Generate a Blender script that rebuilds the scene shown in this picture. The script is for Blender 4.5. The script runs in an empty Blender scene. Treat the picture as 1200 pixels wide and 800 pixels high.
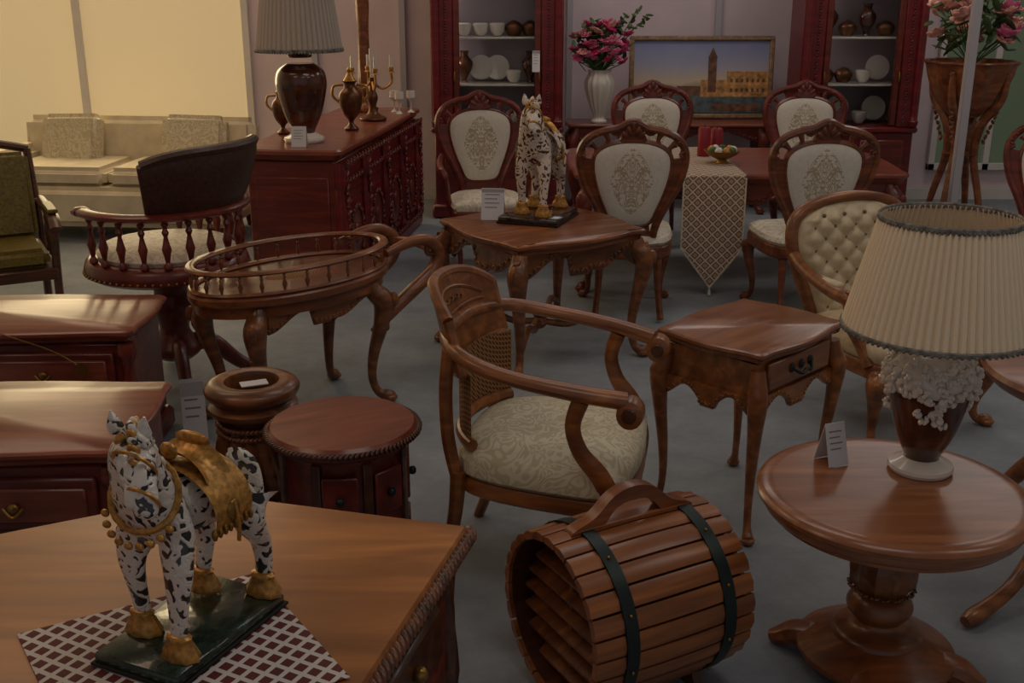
import bpy, bmesh, math, random
from mathutils import Matrix, Vector
random.seed(7)
pi=math.pi; sin=math.sin; cos=math.cos
sc=bpy.context.scene
try: sc.view_settings.view_transform='Standard'
except Exception: pass

def lin(c):
    return tuple(((x/255)/12.92 if x/255<=.04045 else ((x/255+.055)/1.055)**2.4) for x in c)+(1,)
# ---------------------------------------------------------------- materials
def newmat(name):
    m=bpy.data.materials.new(name); m.use_nodes=True
    nt=m.node_tree; bs=nt.nodes['Principled BSDF']
    return m,nt,bs
def mixramp(nt,fac,stops):
    r=nt.nodes.new('ShaderNodeValToRGB')
    e=r.color_ramp.elements
    e[0].position=stops[0][0]; e[0].color=lin(stops[0][1])
    e[1].position=stops[-1][0]; e[1].color=lin(stops[-1][1])
    for p,c in stops[1:-1]:
        x=e.new(p); x.color=lin(c)
    nt.links.new(fac,r.inputs[0]); return r.outputs[0]
def coords(nt,scale=(1,1,1),rot=(0,0,0)):
    tc=nt.nodes.new('ShaderNodeTexCoord'); mp=nt.nodes.new('ShaderNodeMapping')
    mp.inputs['Scale'].default_value=scale; mp.inputs['Rotation'].default_value=rot
    nt.links.new(tc.outputs['Object'],mp.inputs[0]); return mp.outputs[0]
def math_(nt,op,a,b=None):
    n=nt.nodes.new('ShaderNodeMath'); n.operation=op
    for i,x in enumerate((a,b)):
        if x is None: continue
        if isinstance(x,(int,float)): n.inputs[i].default_value=x
        else: nt.links.new(x,n.inputs[i])
    return n.outputs[0]
def bump(nt,bs,h,st=.3,d=.005):
    b=nt.nodes.new('ShaderNodeBump'); b.inputs['Strength'].default_value=st; b.inputs['Distance'].default_value=d
    nt.links.new(h,b.inputs['Height']); nt.links.new(b.outputs[0],bs.inputs['Normal'])
def wood(name,dark,light,rough=.36,scale=(3,22,22),rot=(0,0,0),coat=.2):
    m,nt,bs=newmat(name)
    v=coords(nt,scale,rot)
    n=nt.nodes.new('ShaderNodeTexNoise'); n.inputs['Scale'].default_value=1; n.inputs['Detail'].default_value=5; n.inputs['Distortion'].default_value=.6
    nt.links.new(v,n.inputs['Vector'])
    c=mixramp(nt,n.outputs[0],[(.3,dark),(.52,tuple((a+b)/2 for a,b in zip(dark,light))),(.7,light)])
    nt.links.new(c,bs.inputs['Base Color'])
    bs.inputs['Roughness'].default_value=rough
    bs.inputs['Coat Weight'].default_value=coat; bs.inputs['Coat Roughness'].default_value=.16
    bump(nt,bs,n.outputs[0],.12,.002)
    return m
def plain(name,c,rough=.5,metal=0,nscale=0,var=.15,coat=0,sheen=0):
    m,nt,bs=newmat(name)
    if nscale:
        n=nt.nodes.new('ShaderNodeTexNoise'); n.inputs['Scale'].default_value=nscale; n.inputs['Detail'].default_value=4
        nt.links.new(coords(nt),n.inputs['Vector'])
        o=mixramp(nt,n.outputs[0],[(.3,tuple(x*(1-var) for x in c)),(.7,tuple(min(255,x*(1+var)) for x in c))])
        nt.links.new(o,bs.inputs['Base Color']); bump(nt,bs,n.outputs[0],.3,.003)
    else: bs.inputs['Base Color'].default_value=lin(c)
    bs.inputs['Roughness'].default_value=rough; bs.inputs['Metallic'].default_value=metal
    bs.inputs['Coat Weight'].default_value=coat
    return m
def emis(name,c,s):
    m,nt,bs=newmat(name)
    bs.inputs['Base Color'].default_value=lin(c); bs.inputs['Emission Color'].default_value=lin(c); bs.inputs['Emission Strength'].default_value=s
    return m
def damask(name,base,fig,scale=14,rough=.6,freq=34):
    m,nt,bs=newmat(name)
    v=coords(nt)
    n=nt.nodes.new('ShaderNodeTexNoise'); n.inputs['Scale'].default_value=scale*.7; n.inputs['Detail'].default_value=1.5; n.inputs['Distortion'].default_value=2.2
    nt.links.new(v,n.inputs['Vector'])
    w=math_(nt,'SINE',math_(nt,'MULTIPLY',n.outputs[0],freq))
    k=math_(nt,'MULTIPLY',w,.5); k=math_(nt,'ADD',k,.5)
    c=mixramp(nt,k,[(.3,base),(.75,fig)])
    nt.links.new(c,bs.inputs['Base Color']); bs.inputs['Roughness'].default_value=rough
    bump(nt,bs,k,.2,.001)
    return m
def medallion(name,base,fig,cz=.82,hw=.12,hh=.19):
    m,nt,bs=newmat(name)
    tc=nt.nodes.new('ShaderNodeTexCoord'); sp=nt.nodes.new('ShaderNodeSeparateXYZ'); nt.links.new(tc.outputs['Object'],sp.inputs[0])
    ax=math_(nt,'ABSOLUTE',sp.outputs[0]); cb=nt.nodes.new('ShaderNodeCombineXYZ')
    nt.links.new(ax,cb.inputs[0]); nt.links.new(sp.outputs[2],cb.inputs[2]); nt.links.new(sp.outputs[1],cb.inputs[1])
    n=nt.nodes.new('ShaderNodeTexNoise'); n.inputs['Scale'].default_value=15; n.inputs['Detail'].default_value=1.5; n.inputs['Distortion'].default_value=1.8
    nt.links.new(cb.outputs[0],n.inputs['Vector'])
    k=math_(nt,'ADD',math_(nt,'MULTIPLY',math_(nt,'SINE',math_(nt,'MULTIPLY',n.outputs[0],30)),.5),.5)
    ex=math_(nt,'POWER',math_(nt,'DIVIDE',ax,hw),1.4)
    ez=math_(nt,'POWER',math_(nt,'DIVIDE',math_(nt,'ABSOLUTE',math_(nt,'SUBTRACT',sp.outputs[2],cz)),hh),1.4)
    d=math_(nt,'ADD',ex,ez)
    msk=math_(nt,'LESS_THAN',d,1.0)
    msk=math_(nt,'ADD',math_(nt,'MULTIPLY',msk,.75),.25)
    c=mixramp(nt,math_(nt,'MULTIPLY',k,msk),[(.15,base),(.7,fig)])
    nt.links.new(c,bs.inputs['Base Color']); bs.inputs['Roughness'].default_value=.6
    bump(nt,bs,k,.15,.001)
    return m
def lattice(name,line,fill,k,lw,dots=None):
    m,nt,bs=newmat(name)
    tc=nt.nodes.new('ShaderNodeTexCoord'); sp=nt.nodes.new('ShaderNodeSeparateXYZ'); nt.links.new(tc.outputs['Object'],sp.inputs[0])
    s=math_(nt,'ADD',sp.outputs[1],sp.outputs[2])
    a=math_(nt,'PINGPONG',math_(nt,'MULTIPLY',math_(nt,'ADD',sp.outputs[0],s),k),.5)
    c=math_(nt,'PINGPONG',math_(nt,'MULTIPLY',math_(nt,'SUBTRACT',sp.outputs[0],s),k),.5)
    mn=math_(nt,'MINIMUM',a,c)
    f=math_(nt,'GREATER_THAN',mn,lw)
    if dots:
        mx=math_(nt,'GREATER_THAN',mn,lw+.13)
        f=math_(nt,'ADD',math_(nt,'MULTIPLY',f,.5),math_(nt,'MULTIPLY',mx,.5))
        col=mixramp(nt,f,[(0.,line),(.5,fill),(1.,dots)])
    else: col=mixramp(nt,f,[(0.,line),(1.,fill)])
    nt.links.new(col,bs.inputs['Base Color']); bs.inputs['Roughness'].default_value=.75
    bump(nt,bs,mn,.3,.002)
    return m
def enamel(name,white,black,scale=13,thr=(.10,.14),warp=.16):
    m,nt,bs=newmat(name)
    n=nt.nodes.new('ShaderNodeTexNoise'); n.inputs['Scale'].default_value=9; n.inputs['Detail'].default_value=2; v=coords(nt); nt.links.new(v,n.inputs['Vector'])
    mx=nt.nodes.new('ShaderNodeMix'); mx.data_type='VECTOR'; mx.inputs[0].default_value=warp
    nt.links.new(v,mx.inputs[4]); nt.links.new(n.outputs['Color'],mx.inputs[5])
    vo=nt.nodes.new('ShaderNodeTexVoronoi'); vo.feature='DISTANCE_TO_EDGE'; vo.inputs['Scale'].default_value=scale
    nt.links.new(mx.outputs[1],vo.inputs['Vector'])
    c=mixramp(nt,vo.outputs['Distance'],[(thr[0],white),(thr[1],black)])
    nt.links.new(c,bs.inputs['Base Color']); bs.inputs['Roughness'].default_value=.25; bs.inputs['Coat Weight'].default_value=.35
    b=nt.nodes.new('ShaderNodeBump'); b.inputs['Strength'].default_value=.6; b.inputs['Distance'].default_value=.01; b.invert=True
    nt.links.new(math_(nt,'MINIMUM',vo.outputs['Distance'],thr[1]),b.inputs['Height']); nt.links.new(b.outputs[0],bs.inputs['Normal'])
    return m

W_or=wood('wood_honey_walnut',(102,56,25),(164,101,50))
W_desk=wood('wood_desk_veneer',(126,72,32),(186,120,60),rough=.32,scale=(1.6,11,11),rot=(0,0,.27))
W_br=wood('wood_brown_carved',(82,45,22),(148,89,46))
W_dk=wood('wood_dark_walnut',(54,28,17),(100,57,34))
W_red=wood('wood_mahogany',(82,27,19),(128,50,35))
W_redtop=wood('wood_mahogany_top',(108,50,37),(148,80,58),rough=.3)
W_rdk=wood('wood_dark_cherry',(90,16,22),(130,30,34))
W_tea=wood('wood_chestnut',(96,49,24),(158,93,50))
W_bar=wood('wood_stave',(110,60,28),(166,101,52),scale=(2,30,30))
M_gap=plain('dark_gap',(22,12,8),.8)
M_cream=damask('cream_damask',(216,208,192),(192,180,158),freq=22,scale=16)
M_med=medallion('medallion_damask',(218,210,196),(176,158,130))
M_creamD=damask('ivory_brocade',(212,203,178),(190,178,146),scale=13,freq=36)
M_sofa=plain('beige_upholstery',(214,202,174),.8,0,8,.05)
M_tuft=plain('beige_leather',(204,184,148),.45,0,30,.05)
M_btn=plain('button_leather',(120,100,72),.5)
M_gold=plain('gold_paint',(176,130,66),.38,.5,40,.2)
M_brass=plain('brass',(150,116,60),.34,.85)
M_white=plain('glazed_white',(218,210,200),.25,0,0,coat=.4)
M_card=plain('card_white',(205,205,208),.6)
M_print=plain('card_ink',(130,122,122),.7)
M_black=plain('brown_black_leather',(66,44,35),.4,0,60,.2)
M_glowolive=plain('glow_olive_leather',(104,90,34),.45,0,50,.2)  # leather with the yellow of the left-hand glow put into its colour
M_horse=enamel('black_white_enamel',(216,208,198),(44,38,40),15,(.17,.21),.24)
M_horseb=enamel('brown_white_enamel',(218,204,188),(96,50,34),19,(.17,.22),.22)
M_marble=plain('green_marble',(22,38,30),.2,0,25,.7,coat=.3)
M_marbler=plain('brown_marble',(44,26,20),.2,0,25,.6,coat=.3)
M_iron=plain('black_iron_band',(24,40,38),.4,.3)
M_brownglz=plain('brown_glaze',(70,32,16),.22,0,18,.35,coat=.6)
M_shade=plain('pleated_shade',(232,212,182),.85,0,0)
M_trim=plain('lace_trim',(110,106,100),.8,0,60,.3)
M_pink=plain('petal_pink',(226,104,144),.6,0,20,.25)
M_mag=plain('petal_magenta',(188,48,102),.6,0,20,.25)
M_peach=plain('petal_peach',(220,156,142),.6,0,20,.2)
M_leaf=plain('leaf_green',(66,88,50),.55,0,12,.4)
M_candle=plain('red_candle',(140,18,36),.45)
M_run=lattice('runner_lattice',(205,190,172),(108,62,44),15,.11,(176,150,122))
M_doily=lattice('doily_lattice',(205,198,192),(92,28,30),24,.16)
M_cane=lattice('woven_cane',(150,104,58),(56,32,18),60,.2)
M_tray=plain('tray_inlay',(96,50,32),.35,0,9,.3,coat=.15)
M_steel=plain('brushed_post',(190,186,192),.4,.3)
M_rope=wood('wood_rope_carving',(62,32,18),(124,72,42))
M_glass,nt,bs=newmat('cabinet_glass')
bs.inputs['Base Color'].default_value=(.9,.93,.93,1); bs.inputs['Roughness'].default_value=.03; bs.inputs['Transmission Weight'].default_value=1; bs.inputs['IOR'].default_value=1.08

# ---------------------------------------------------------------- builder
class B:
    def __init__(s,name,loc=(0,0,0),rz=0,scale=1):
        s.name=name;s.v=[];s.f=[];s.fm=[];s.mats=[];s.M=Matrix.Identity(4);s.loc=loc;s.rz=rz;s.sc=scale
    def add(s,vs,fs,mat,M=None):
        T=s.M@M if M is not None else s.M
        if mat not in s.mats: s.mats.append(mat)
        k=s.mats.index(mat); o=len(s.v)
        s.v+=[tuple(T@Vector(v)) for v in vs]
        for f in fs: s.f.append(tuple(i+o for i in f)); s.fm.append(k)
    def done(s,ang=38):
        me=bpy.data.meshes.new(s.name); me.from_pydata(s.v,[],s.f)
        for m in s.mats: me.materials.append(m)
        me.polygons.foreach_set('material_index',s.fm)
        bm=bmesh.new(); bm.from_mesh(me); bmesh.ops.recalc_face_normals(bm,faces=bm.faces); bm.to_mesh(me); bm.free()
        me.shade_smooth(); me.set_sharp_from_angle(angle=math.radians(ang))
        ob=bpy.data.objects.new(s.name,me); sc.collection.objects.link(ob)
        ob.location=s.loc; ob.rotation_euler=(0,0,s.rz); ob.scale=(s.sc,)*3
        return ob
def dup(ob,loc,rz,scale=None):
    o=bpy.data.objects.new(ob.name.split('.')[0],ob.data); sc.collection.objects.link(o)
    o.location=loc;o.rotation_euler=(0,0,rz); o.scale=ob.scale if scale is None else (scale,)*3
    return o
def T(x,y,z): return Matrix.Translation((x,y,z))
def R(a,ax): return Matrix.Rotation(a,4,ax)
def DG(x,y,z): return Matrix.Diagonal((x,y,z,1))
MXZ=R(pi/2,'X')
MYZ=R(pi/2,'Z')@R(pi/2,'X')

def box(b,c,size,mat,rot=None,bev=.004):
    bm=bmesh.new(); bmesh.ops.create_cube(bm,size=1)
    for v in bm.verts: v.co=Vector((v.co.x*size[0],v.co.y*size[1],v.co.z*size[2]))
    bv=min(bev,min(size)*.3)
    if bv>0: bmesh.ops.bevel(bm,geom=bm.edges[:],offset=bv,segments=1 if bv<.03 else 3,affect='EDGES')
    M=T(*c)
    if rot is not None: M=M@rot
    bm.verts.index_update()
    b.add([v.co[:] for v in bm.verts],[[v.index for v in f.verts] for f in bm.faces],mat,M); bm.free()
def cr(pts,sub=5,cyc=False):
    n=len(pts); out=[]
    if n<3:
        for i in range(sub+1): out.append(tuple(a+(c-a)*i/sub for a,c in zip(pts[0],pts[1])))
        return out
    rng=range(n if cyc else n-1)
    for i in rng:
        if cyc: p0,p1,p2,p3=pts[(i-1)%n],pts[i],pts[(i+1)%n],pts[(i+2)%n]
        else: p0,p1,p2,p3=pts[max(i-1,0)],pts[i],pts[i+1],pts[min(i+2,n-1)]
        for k in range(sub):
            t=k/sub
            out.append(tuple(.5*((2*b_)+(-a+c)*t+(2*a-5*b_+4*c-d)*t*t+(-a+3*b_-3*c+d)*t**3) for a,b_,c,d in zip(p0,p1,p2,p3)))
    if not cyc: out.append(tuple(pts[-1]))
    return out
def sweep(b,pts,rad,mat,n=8,sub=5,cyc=False,up=(0,0,1),M=None):
    if not isinstance(rad,list): rad=[rad]*len(pts)
    Q=[]
    for p,r in zip(pts,rad):
        if not isinstance(r,tuple): r=(r,r)
        Q.append(tuple(p)+r)
    Q=cr(Q,sub,cyc); m=len(Q); vs=[];N=Vector(up)
    P=[Vector(q[:3]) for q in Q]
    for i,q in enumerate(Q):
        if cyc: t=P[(i+1)%m]-P[i-1]
        else: t=P[min(i+1,m-1)]-P[max(i-1,0)]
        if t.length<1e-9: t=Vector((0,0,1))
        t.normalize()
        N2=N-t*N.dot(t)
        if N2.length<.05:
            N2=Vector((1,.3,.2))-t*Vector((1,.3,.2)).dot(t)
        N=N2.normalized(); S=t.cross(N)
        for k in range(n):
            a=2*pi*k/n
            vs.append(P[i]+N*cos(a)*max(q[3],.0005)+S*sin(a)*max(q[4],.0005))
    fs=[]
    for i in range(m if cyc else m-1):
        j=(i+1)%m
        for k in range(n):
            fs.append((i*n+k,i*n+(k+1)%n,j*n+(k+1)%n,j*n+k))
    if not cyc: fs.append(tuple(range(n))); fs.append(tuple((m-1)*n+k for k in range(n)))
    b.add(vs,fs,mat,M)
def lathe(b,prof,mat,c=(0,0,0),seg=32,M=None,flute=None,sub=0,twist=0,cap=True):
    if sub: prof=cr(prof,sub)
    vs=[];m=len(prof)
    for i,(r,z) in enumerate(prof):
        r=max(r,.0006)
        for k in range(seg):
            a=2*pi*k/seg; rr=r
            if flute: rr=r*(1+flute[1]*cos(flute[0]*a+twist*z))
            vs.append((rr*cos(a),rr*sin(a),z))
    fs=[(i*seg+k,i*seg+(k+1)%seg,(i+1)*seg+(k+1)%seg,(i+1)*seg+k) for i in range(m-1) for k in range(seg)]
    if cap: fs.append(tuple(range(seg))); fs.append(tuple((m-1)*seg+k for k in range(seg)))
    else: fs+=[((m-1)*seg+k,(m-1)*seg+(k+1)%seg,(k+1)%seg,k) for k in range(seg)]
    X=T(*c)
    if M is not None: X=X@M
    b.add(vs,fs,mat,X)
def mtop(b,out,prof,mat,M=None,S=False):
    n=len(out); P=[Vector(p) for p in out]; N=[]
    area=sum(P[i].x*P[(i+1)%n].y-P[(i+1)%n].x*P[i].y for i in range(n))
    s=1 if area>0 else -1
    C=sum(P,Vector((0,0)))/n; ar_=sum((p-C).length for p in P)/n
    for i in range(n):
        d=(P[(i+1)%n]-P[i]).normalized()+(P[i]-P[i-1]).normalized()
        if d.length<1e-6: d=P[(i+1)%n]-P[i]
        d.normalize(); N.append(Vector((-d.y,d.x))*s)
    vs=[]
    for ins,z in prof:
        for p,nn in zip(P,N):
            q=(p+(C-p)*ins/ar_) if S else p+nn*ins
            vs.append((q.x,q.y,z))
    m=len(prof)
    fs=[(i*n+k,i*n+(k+1)%n,(i+1)*n+(k+1)%n,(i+1)*n+k) for i in range(m-1) for k in range(n)]
    if S:
        for base,z in ((0,prof[0][1]),((m-1)*n,prof[-1][1])):
            vs.append((C.x,C.y,z)); ci=len(vs)-1
            fs+=[(base+k,base+(k+1)%n,ci) for k in range(n)]
    else:
        fs.append(tuple(range(n))); fs.append(tuple((m-1)*n+k for k in range(n)))
    b.add(vs,fs,mat,M)
US=[];UF=[]
def _us():
    ns,nr=8,5
    US.append((0,0,-1))
    for i in range(1,nr):
        p=-pi/2+pi*i/nr
        for k in range(ns): US.append((cos(p)*cos(2*pi*k/ns),cos(p)*sin(2*pi*k/ns),sin(p)))
    US.append((0,0,1)); L=len(US)-1
    for k in range(ns):
        UF.append((0,1+(k+1)%ns,1+k)); UF.append((L,1+(nr-2)*ns+k,1+(nr-2)*ns+(k+1)%ns))
    for i in range(nr-2):
        for k in range(ns): UF.append((1+i*ns+k,1+i*ns+(k+1)%ns,1+(i+1)*ns+(k+1)%ns,1+(i+1)*ns+k))
_us()
def blob(b,c,r,mat,rot=None):
    if not isinstance(r,tuple): r=(r,r,r)
    M=T(*c)
    if rot is not None: M=M@rot
    b.add(US,UF,mat,M@DG(*r))
def resamp(pts,step):
    P=[Vector(p) for p in pts]; out=[]; acc=0
    for a,c in zip(P[:-1],P[1:]):
        L=(c-a).length
        if L<1e-9: continue
        while acc<=L:
            out.append((a+(c-a)*acc/L,(c-a).normalized())); acc+=step
        acc-=L
    return out
def carve(b,pts,s,mat,nrm=(0,-1,0),step=1.25,rope=False):
    N=Vector(nrm).normalized()
    for i,(p,t) in enumerate(resamp(pts,s*(.7 if rope else step))):
        t=(t-N*t.dot(N))
        if t.length<.01: continue
        t.normalize(); S=N.cross(t)
        M=Matrix((t,S,N)).transposed().to_4x4()
        if rope: blob(b,p,(s*.85,s*.32,s*.5),mat,M@R(.8,'Z'))
        else:
            a=.75 if i%2 else -.75
            blob(b,p,(s*.85,s*.34,s*.4),mat,M@R(a,'Z'))
            blob(b,p+S*s*.45*(1 if i%2 else -1),s*.3,mat)
def spiral(b,c,r0,turns,rad,mat,M,n=7,d=1,a0=0):
    pts=[];rs=[];k=int(turns*10)
    for i in range(k+1):
        t=i/k; r=r0*(1-t*.85); a=a0+d*t*turns*2*pi
        pts.append((r*cos(a),r*sin(a),0)); rs.append(rad*(1-.4*t))
    sweep(b,pts,rs,mat,n=n,sub=2,M=T(*c)@M)
def circ(r,n=48,ry=None,a0=0):
    ry=ry or r
    return [(r*cos(a0+2*pi*i/n),ry*sin(a0+2*pi*i/n)) for i in range(n)]
def cabriole(b,x,y,h,ang,mat,s=1,kick=1,z0=0):
    dx,dy=cos(ang),sin(ang)
    prof=[(0,1.0,.030),(.012,.93,.036),(.04,.84,.040),(.03,.66,.029),(.004,.42,.021),(-.004,.22,.016),(.012,.09,.016),(.045,.03,.024),(.062,.018,.017)]
    pts=[];rs=[]
    for o,z,r in prof:
        pts.append((x+dx*o*s*kick,y+dy*o*s*kick,max(z0+z*h,z0+r*s)))
        rs.append(r*s)
    sweep(b,pts,rs,mat,n=10,sub=4,up=(dx,dy,0))
    blob(b,(x+dx*.048*s*kick,y+dy*.048*s*kick,z0+.018*s),(.03*s,.03*s,.018*s),mat)
    for k in range(3):
        blob(b,(x+dx*(.07-.012*k)*s*kick,y+dy*(.07-.012*k)*s*kick,z0+h*(.86-.07*k)),(.02*s,.02*s,.03*s),mat)
def serp(w,d,amp=.02,n=14,cham=.03):
    o=[]; c=[(-w/2,-d/2),(w/2,-d/2),(w/2,d/2),(-w/2,d/2)]
    for i in range(4):
        a=Vector(c[i]); e=Vector(c[(i+1)%4]); L=(e-a).length; t=(e-a)/L; nn=Vector((t.y,-t.x))
        for k in range(n+1):
            u=(cham+(L-2*cham)*k/n)/L
            o.append(tuple(a+t*L*u+nn*(amp*(-cos(2*pi*u))*(1 if 0.12<u<.88 else .6)-amp*.4)))
    return o
def apron(b,p0,p1,z1,depth,mat,th=.02,waves=2,n=28,carved=None):
    a=Vector(p0);e=Vector(p1);L=(e-a).length
    out=[(0,0),(L,0)]
    for k in range(n+1):
        u=1-k/n
        d=depth*(.62+.38*cos(2*pi*waves*u))
        if abs(u-.5)<.08: d=depth*1.08
        out.append((L*u,-d))
    ang=math.atan2(e.y-a.y,e.x-a.x)
    M=T(a.x,a.y,z1)@R(ang,'Z')@MXZ
    mtop(b,out,[(.003,-th/2),(0,-th/2+.003),(0,th/2-.003),(.003,th/2)],mat,M)
    if carved:
        N=M.to_3x3()@Vector((0,0,1))
        pts=[M@Vector((x,y+depth*.2,th/2)) for x,y in reversed(out[2:])]
        carve(b,pts,carved,mat,N)
def grid(b,fn,nu,nv,mat,M=None):
    vs=[fn(i/nu,j/nv) for j in range(nv+1) for i in range(nu+1)]
    fs=[(j*(nu+1)+i,j*(nu+1)+i+1,(j+1)*(nu+1)+i+1,(j+1)*(nu+1)+i) for j in range(nv) for i in range(nu)]
    b.add(vs,fs,mat,M)
def spindle(b,x,y,z0,z1,r,mat,seg=10):
    h=z1-z0
    P=[(.5,0),(.9,.04),(.9,.1),(.45,.16),(.7,.3),(1,.42),(.7,.54),(.4,.68),(.75,.76),(.4,.84),(.8,.92),(.5,1)]
    lathe(b,[(p*r,z0+q*h) for p,q in P],mat,(x,y,0),seg)
def card(loc,rz,w=.07,h=.1,name='price_tag'):
    b=B(name,loc,rz)
    box(b,(0,-.018,h/2),(w,.002,h*1.05),M_card,R(-.3,'X'),bev=0)
    box(b,(0,.018,h/2),(w,.002,h*1.05),M_card,R(.3,'X'),bev=0)
    for k in range(4):
        M=T(0,-.018,h/2)@R(-.3,'X')
        b.add([(-w*.35,-.0018,h*(.3-.14*k)),(w*(.3-.1*(k%2)),-.0018,h*(.3-.14*k)),(w*(.3-.1*(k%2)),-.0018,h*(.33-.14*k)),(-w*.35,-.0018,h*(.33-.14*k))],[(0,1,2,3)],M_print,M)
    return b.done()
def skinmesh(vs,es,rs,sub=2):
    me=bpy.data.meshes.new('t'); bm=bmesh.new(); L=bm.verts.layers.skin.verify()
    bv=[bm.verts.new(v) for v in vs]
    for i,v in enumerate(bv):
        r=rs[i]; v[L].radius=r if isinstance(r,tuple) else (r,r); v[L].use_root=(i==0)
    for a,c in es: bm.edges.new((bv[a],bv[c]))
    bm.to_mesh(me); bm.free()
    ob=bpy.data.objects.new('t',me); sc.collection.objects.link(ob)
    m=ob.modifiers.new('s','SKIN'); m.branch_smoothing=.4
    q=ob.modifiers.new('u','SUBSURF'); q.levels=sub; q.render_levels=sub
    dg=bpy.context.evaluated_depsgraph_get(); m2=bpy.data.meshes.new_from_object(ob.evaluated_get(dg))
    V=[v.co[:] for v in m2.vertices]; F=[tuple(p.vertices) for p in m2.polygons]
    bpy.data.objects.remove(ob); bpy.data.meshes.remove(m2)
    return V,F

# ---------------------------------------------------------------- room
def slab(name,c,size,mat):
    b=B(name); box(b,c,size,mat,bev=0); return b.done()
m,nt,bs=newmat('carpet_grey')
v=coords(nt); n=nt.nodes.new('ShaderNodeTexNoise'); n.inputs['Scale'].default_value=2.2; n.inputs['Detail'].default_value=8; n.inputs['Roughness'].default_value=.75
nt.links.new(v,n.inputs['Vector']); nt.links.new(mixramp(nt,n.outputs[0],[(.3,(122,129,136)),(.7,(156,162,168))]),bs.inputs['Base Color'])
n2=nt.nodes.new('ShaderNodeTexNoise'); n2.inputs['Scale'].default_value=260; nt.links.new(v,n2.inputs['Vector']); bump(nt,bs,n2.outputs[0],.5,.004)
bs.inputs['Roughness'].default_value=.95
slab('floor',(0,4.2,-.05),(11,12,.1),m)
M_wall=plain('wall_lilac',(222,204,208),.85,0,3,.03)
M_wallw=plain('wall_white',(214,208,202),.85,0,3,.03)
slab('wall_back',(0,10.05,1.8),(11,.1,3.6),M_wall)
slab('wall_left',(-5.5,4.2,1.8),(.1,12,3.6),M_wallw)
slab('wall_right',(5.5,4.2,1.8),(.1,12,3.6),M_wallw)
slab('ceiling',(0,4.2,3.65),(11,12,.1),M_wallw)
for i,x in enumerate((-1.72,-.95,.5,1.78)):
    slab('trim_%d'%(i+1),(x,9.97,1.8),(.05,.05,3.58),M_steel)
slab('baseboard_back',(0,9.98,.05),(10.8,.03,.1),M_wallw)
def window(name,x0,x1,z0,z1,c,s,nm=2):
    b=B(name,((x0+x1)/2,9.98,0)); w=x1-x0
    m=emis(name+'_daylight',c,s)
    box(b,(0,-.005,(z0+z1)/2),(w,.02,z1-z0),m,bev=0)
    fm=M_wallw
    for k in range(nm+2): box(b,(-w/2+w*k/(nm+1),-.03,(z0+z1)/2),(.06,.05,z1-z0+.06),fm)
    for z in (z0,z1): box(b,(0,-.03,z),(w+.06,.05,.06),fm)
    return b.done()
window('window_1',-5.2,-2.3,.4,3.3,(255,236,190),.15,1)
window('window_2',3.75,5.2,.3,3.2,(104,120,96),.10)

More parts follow.
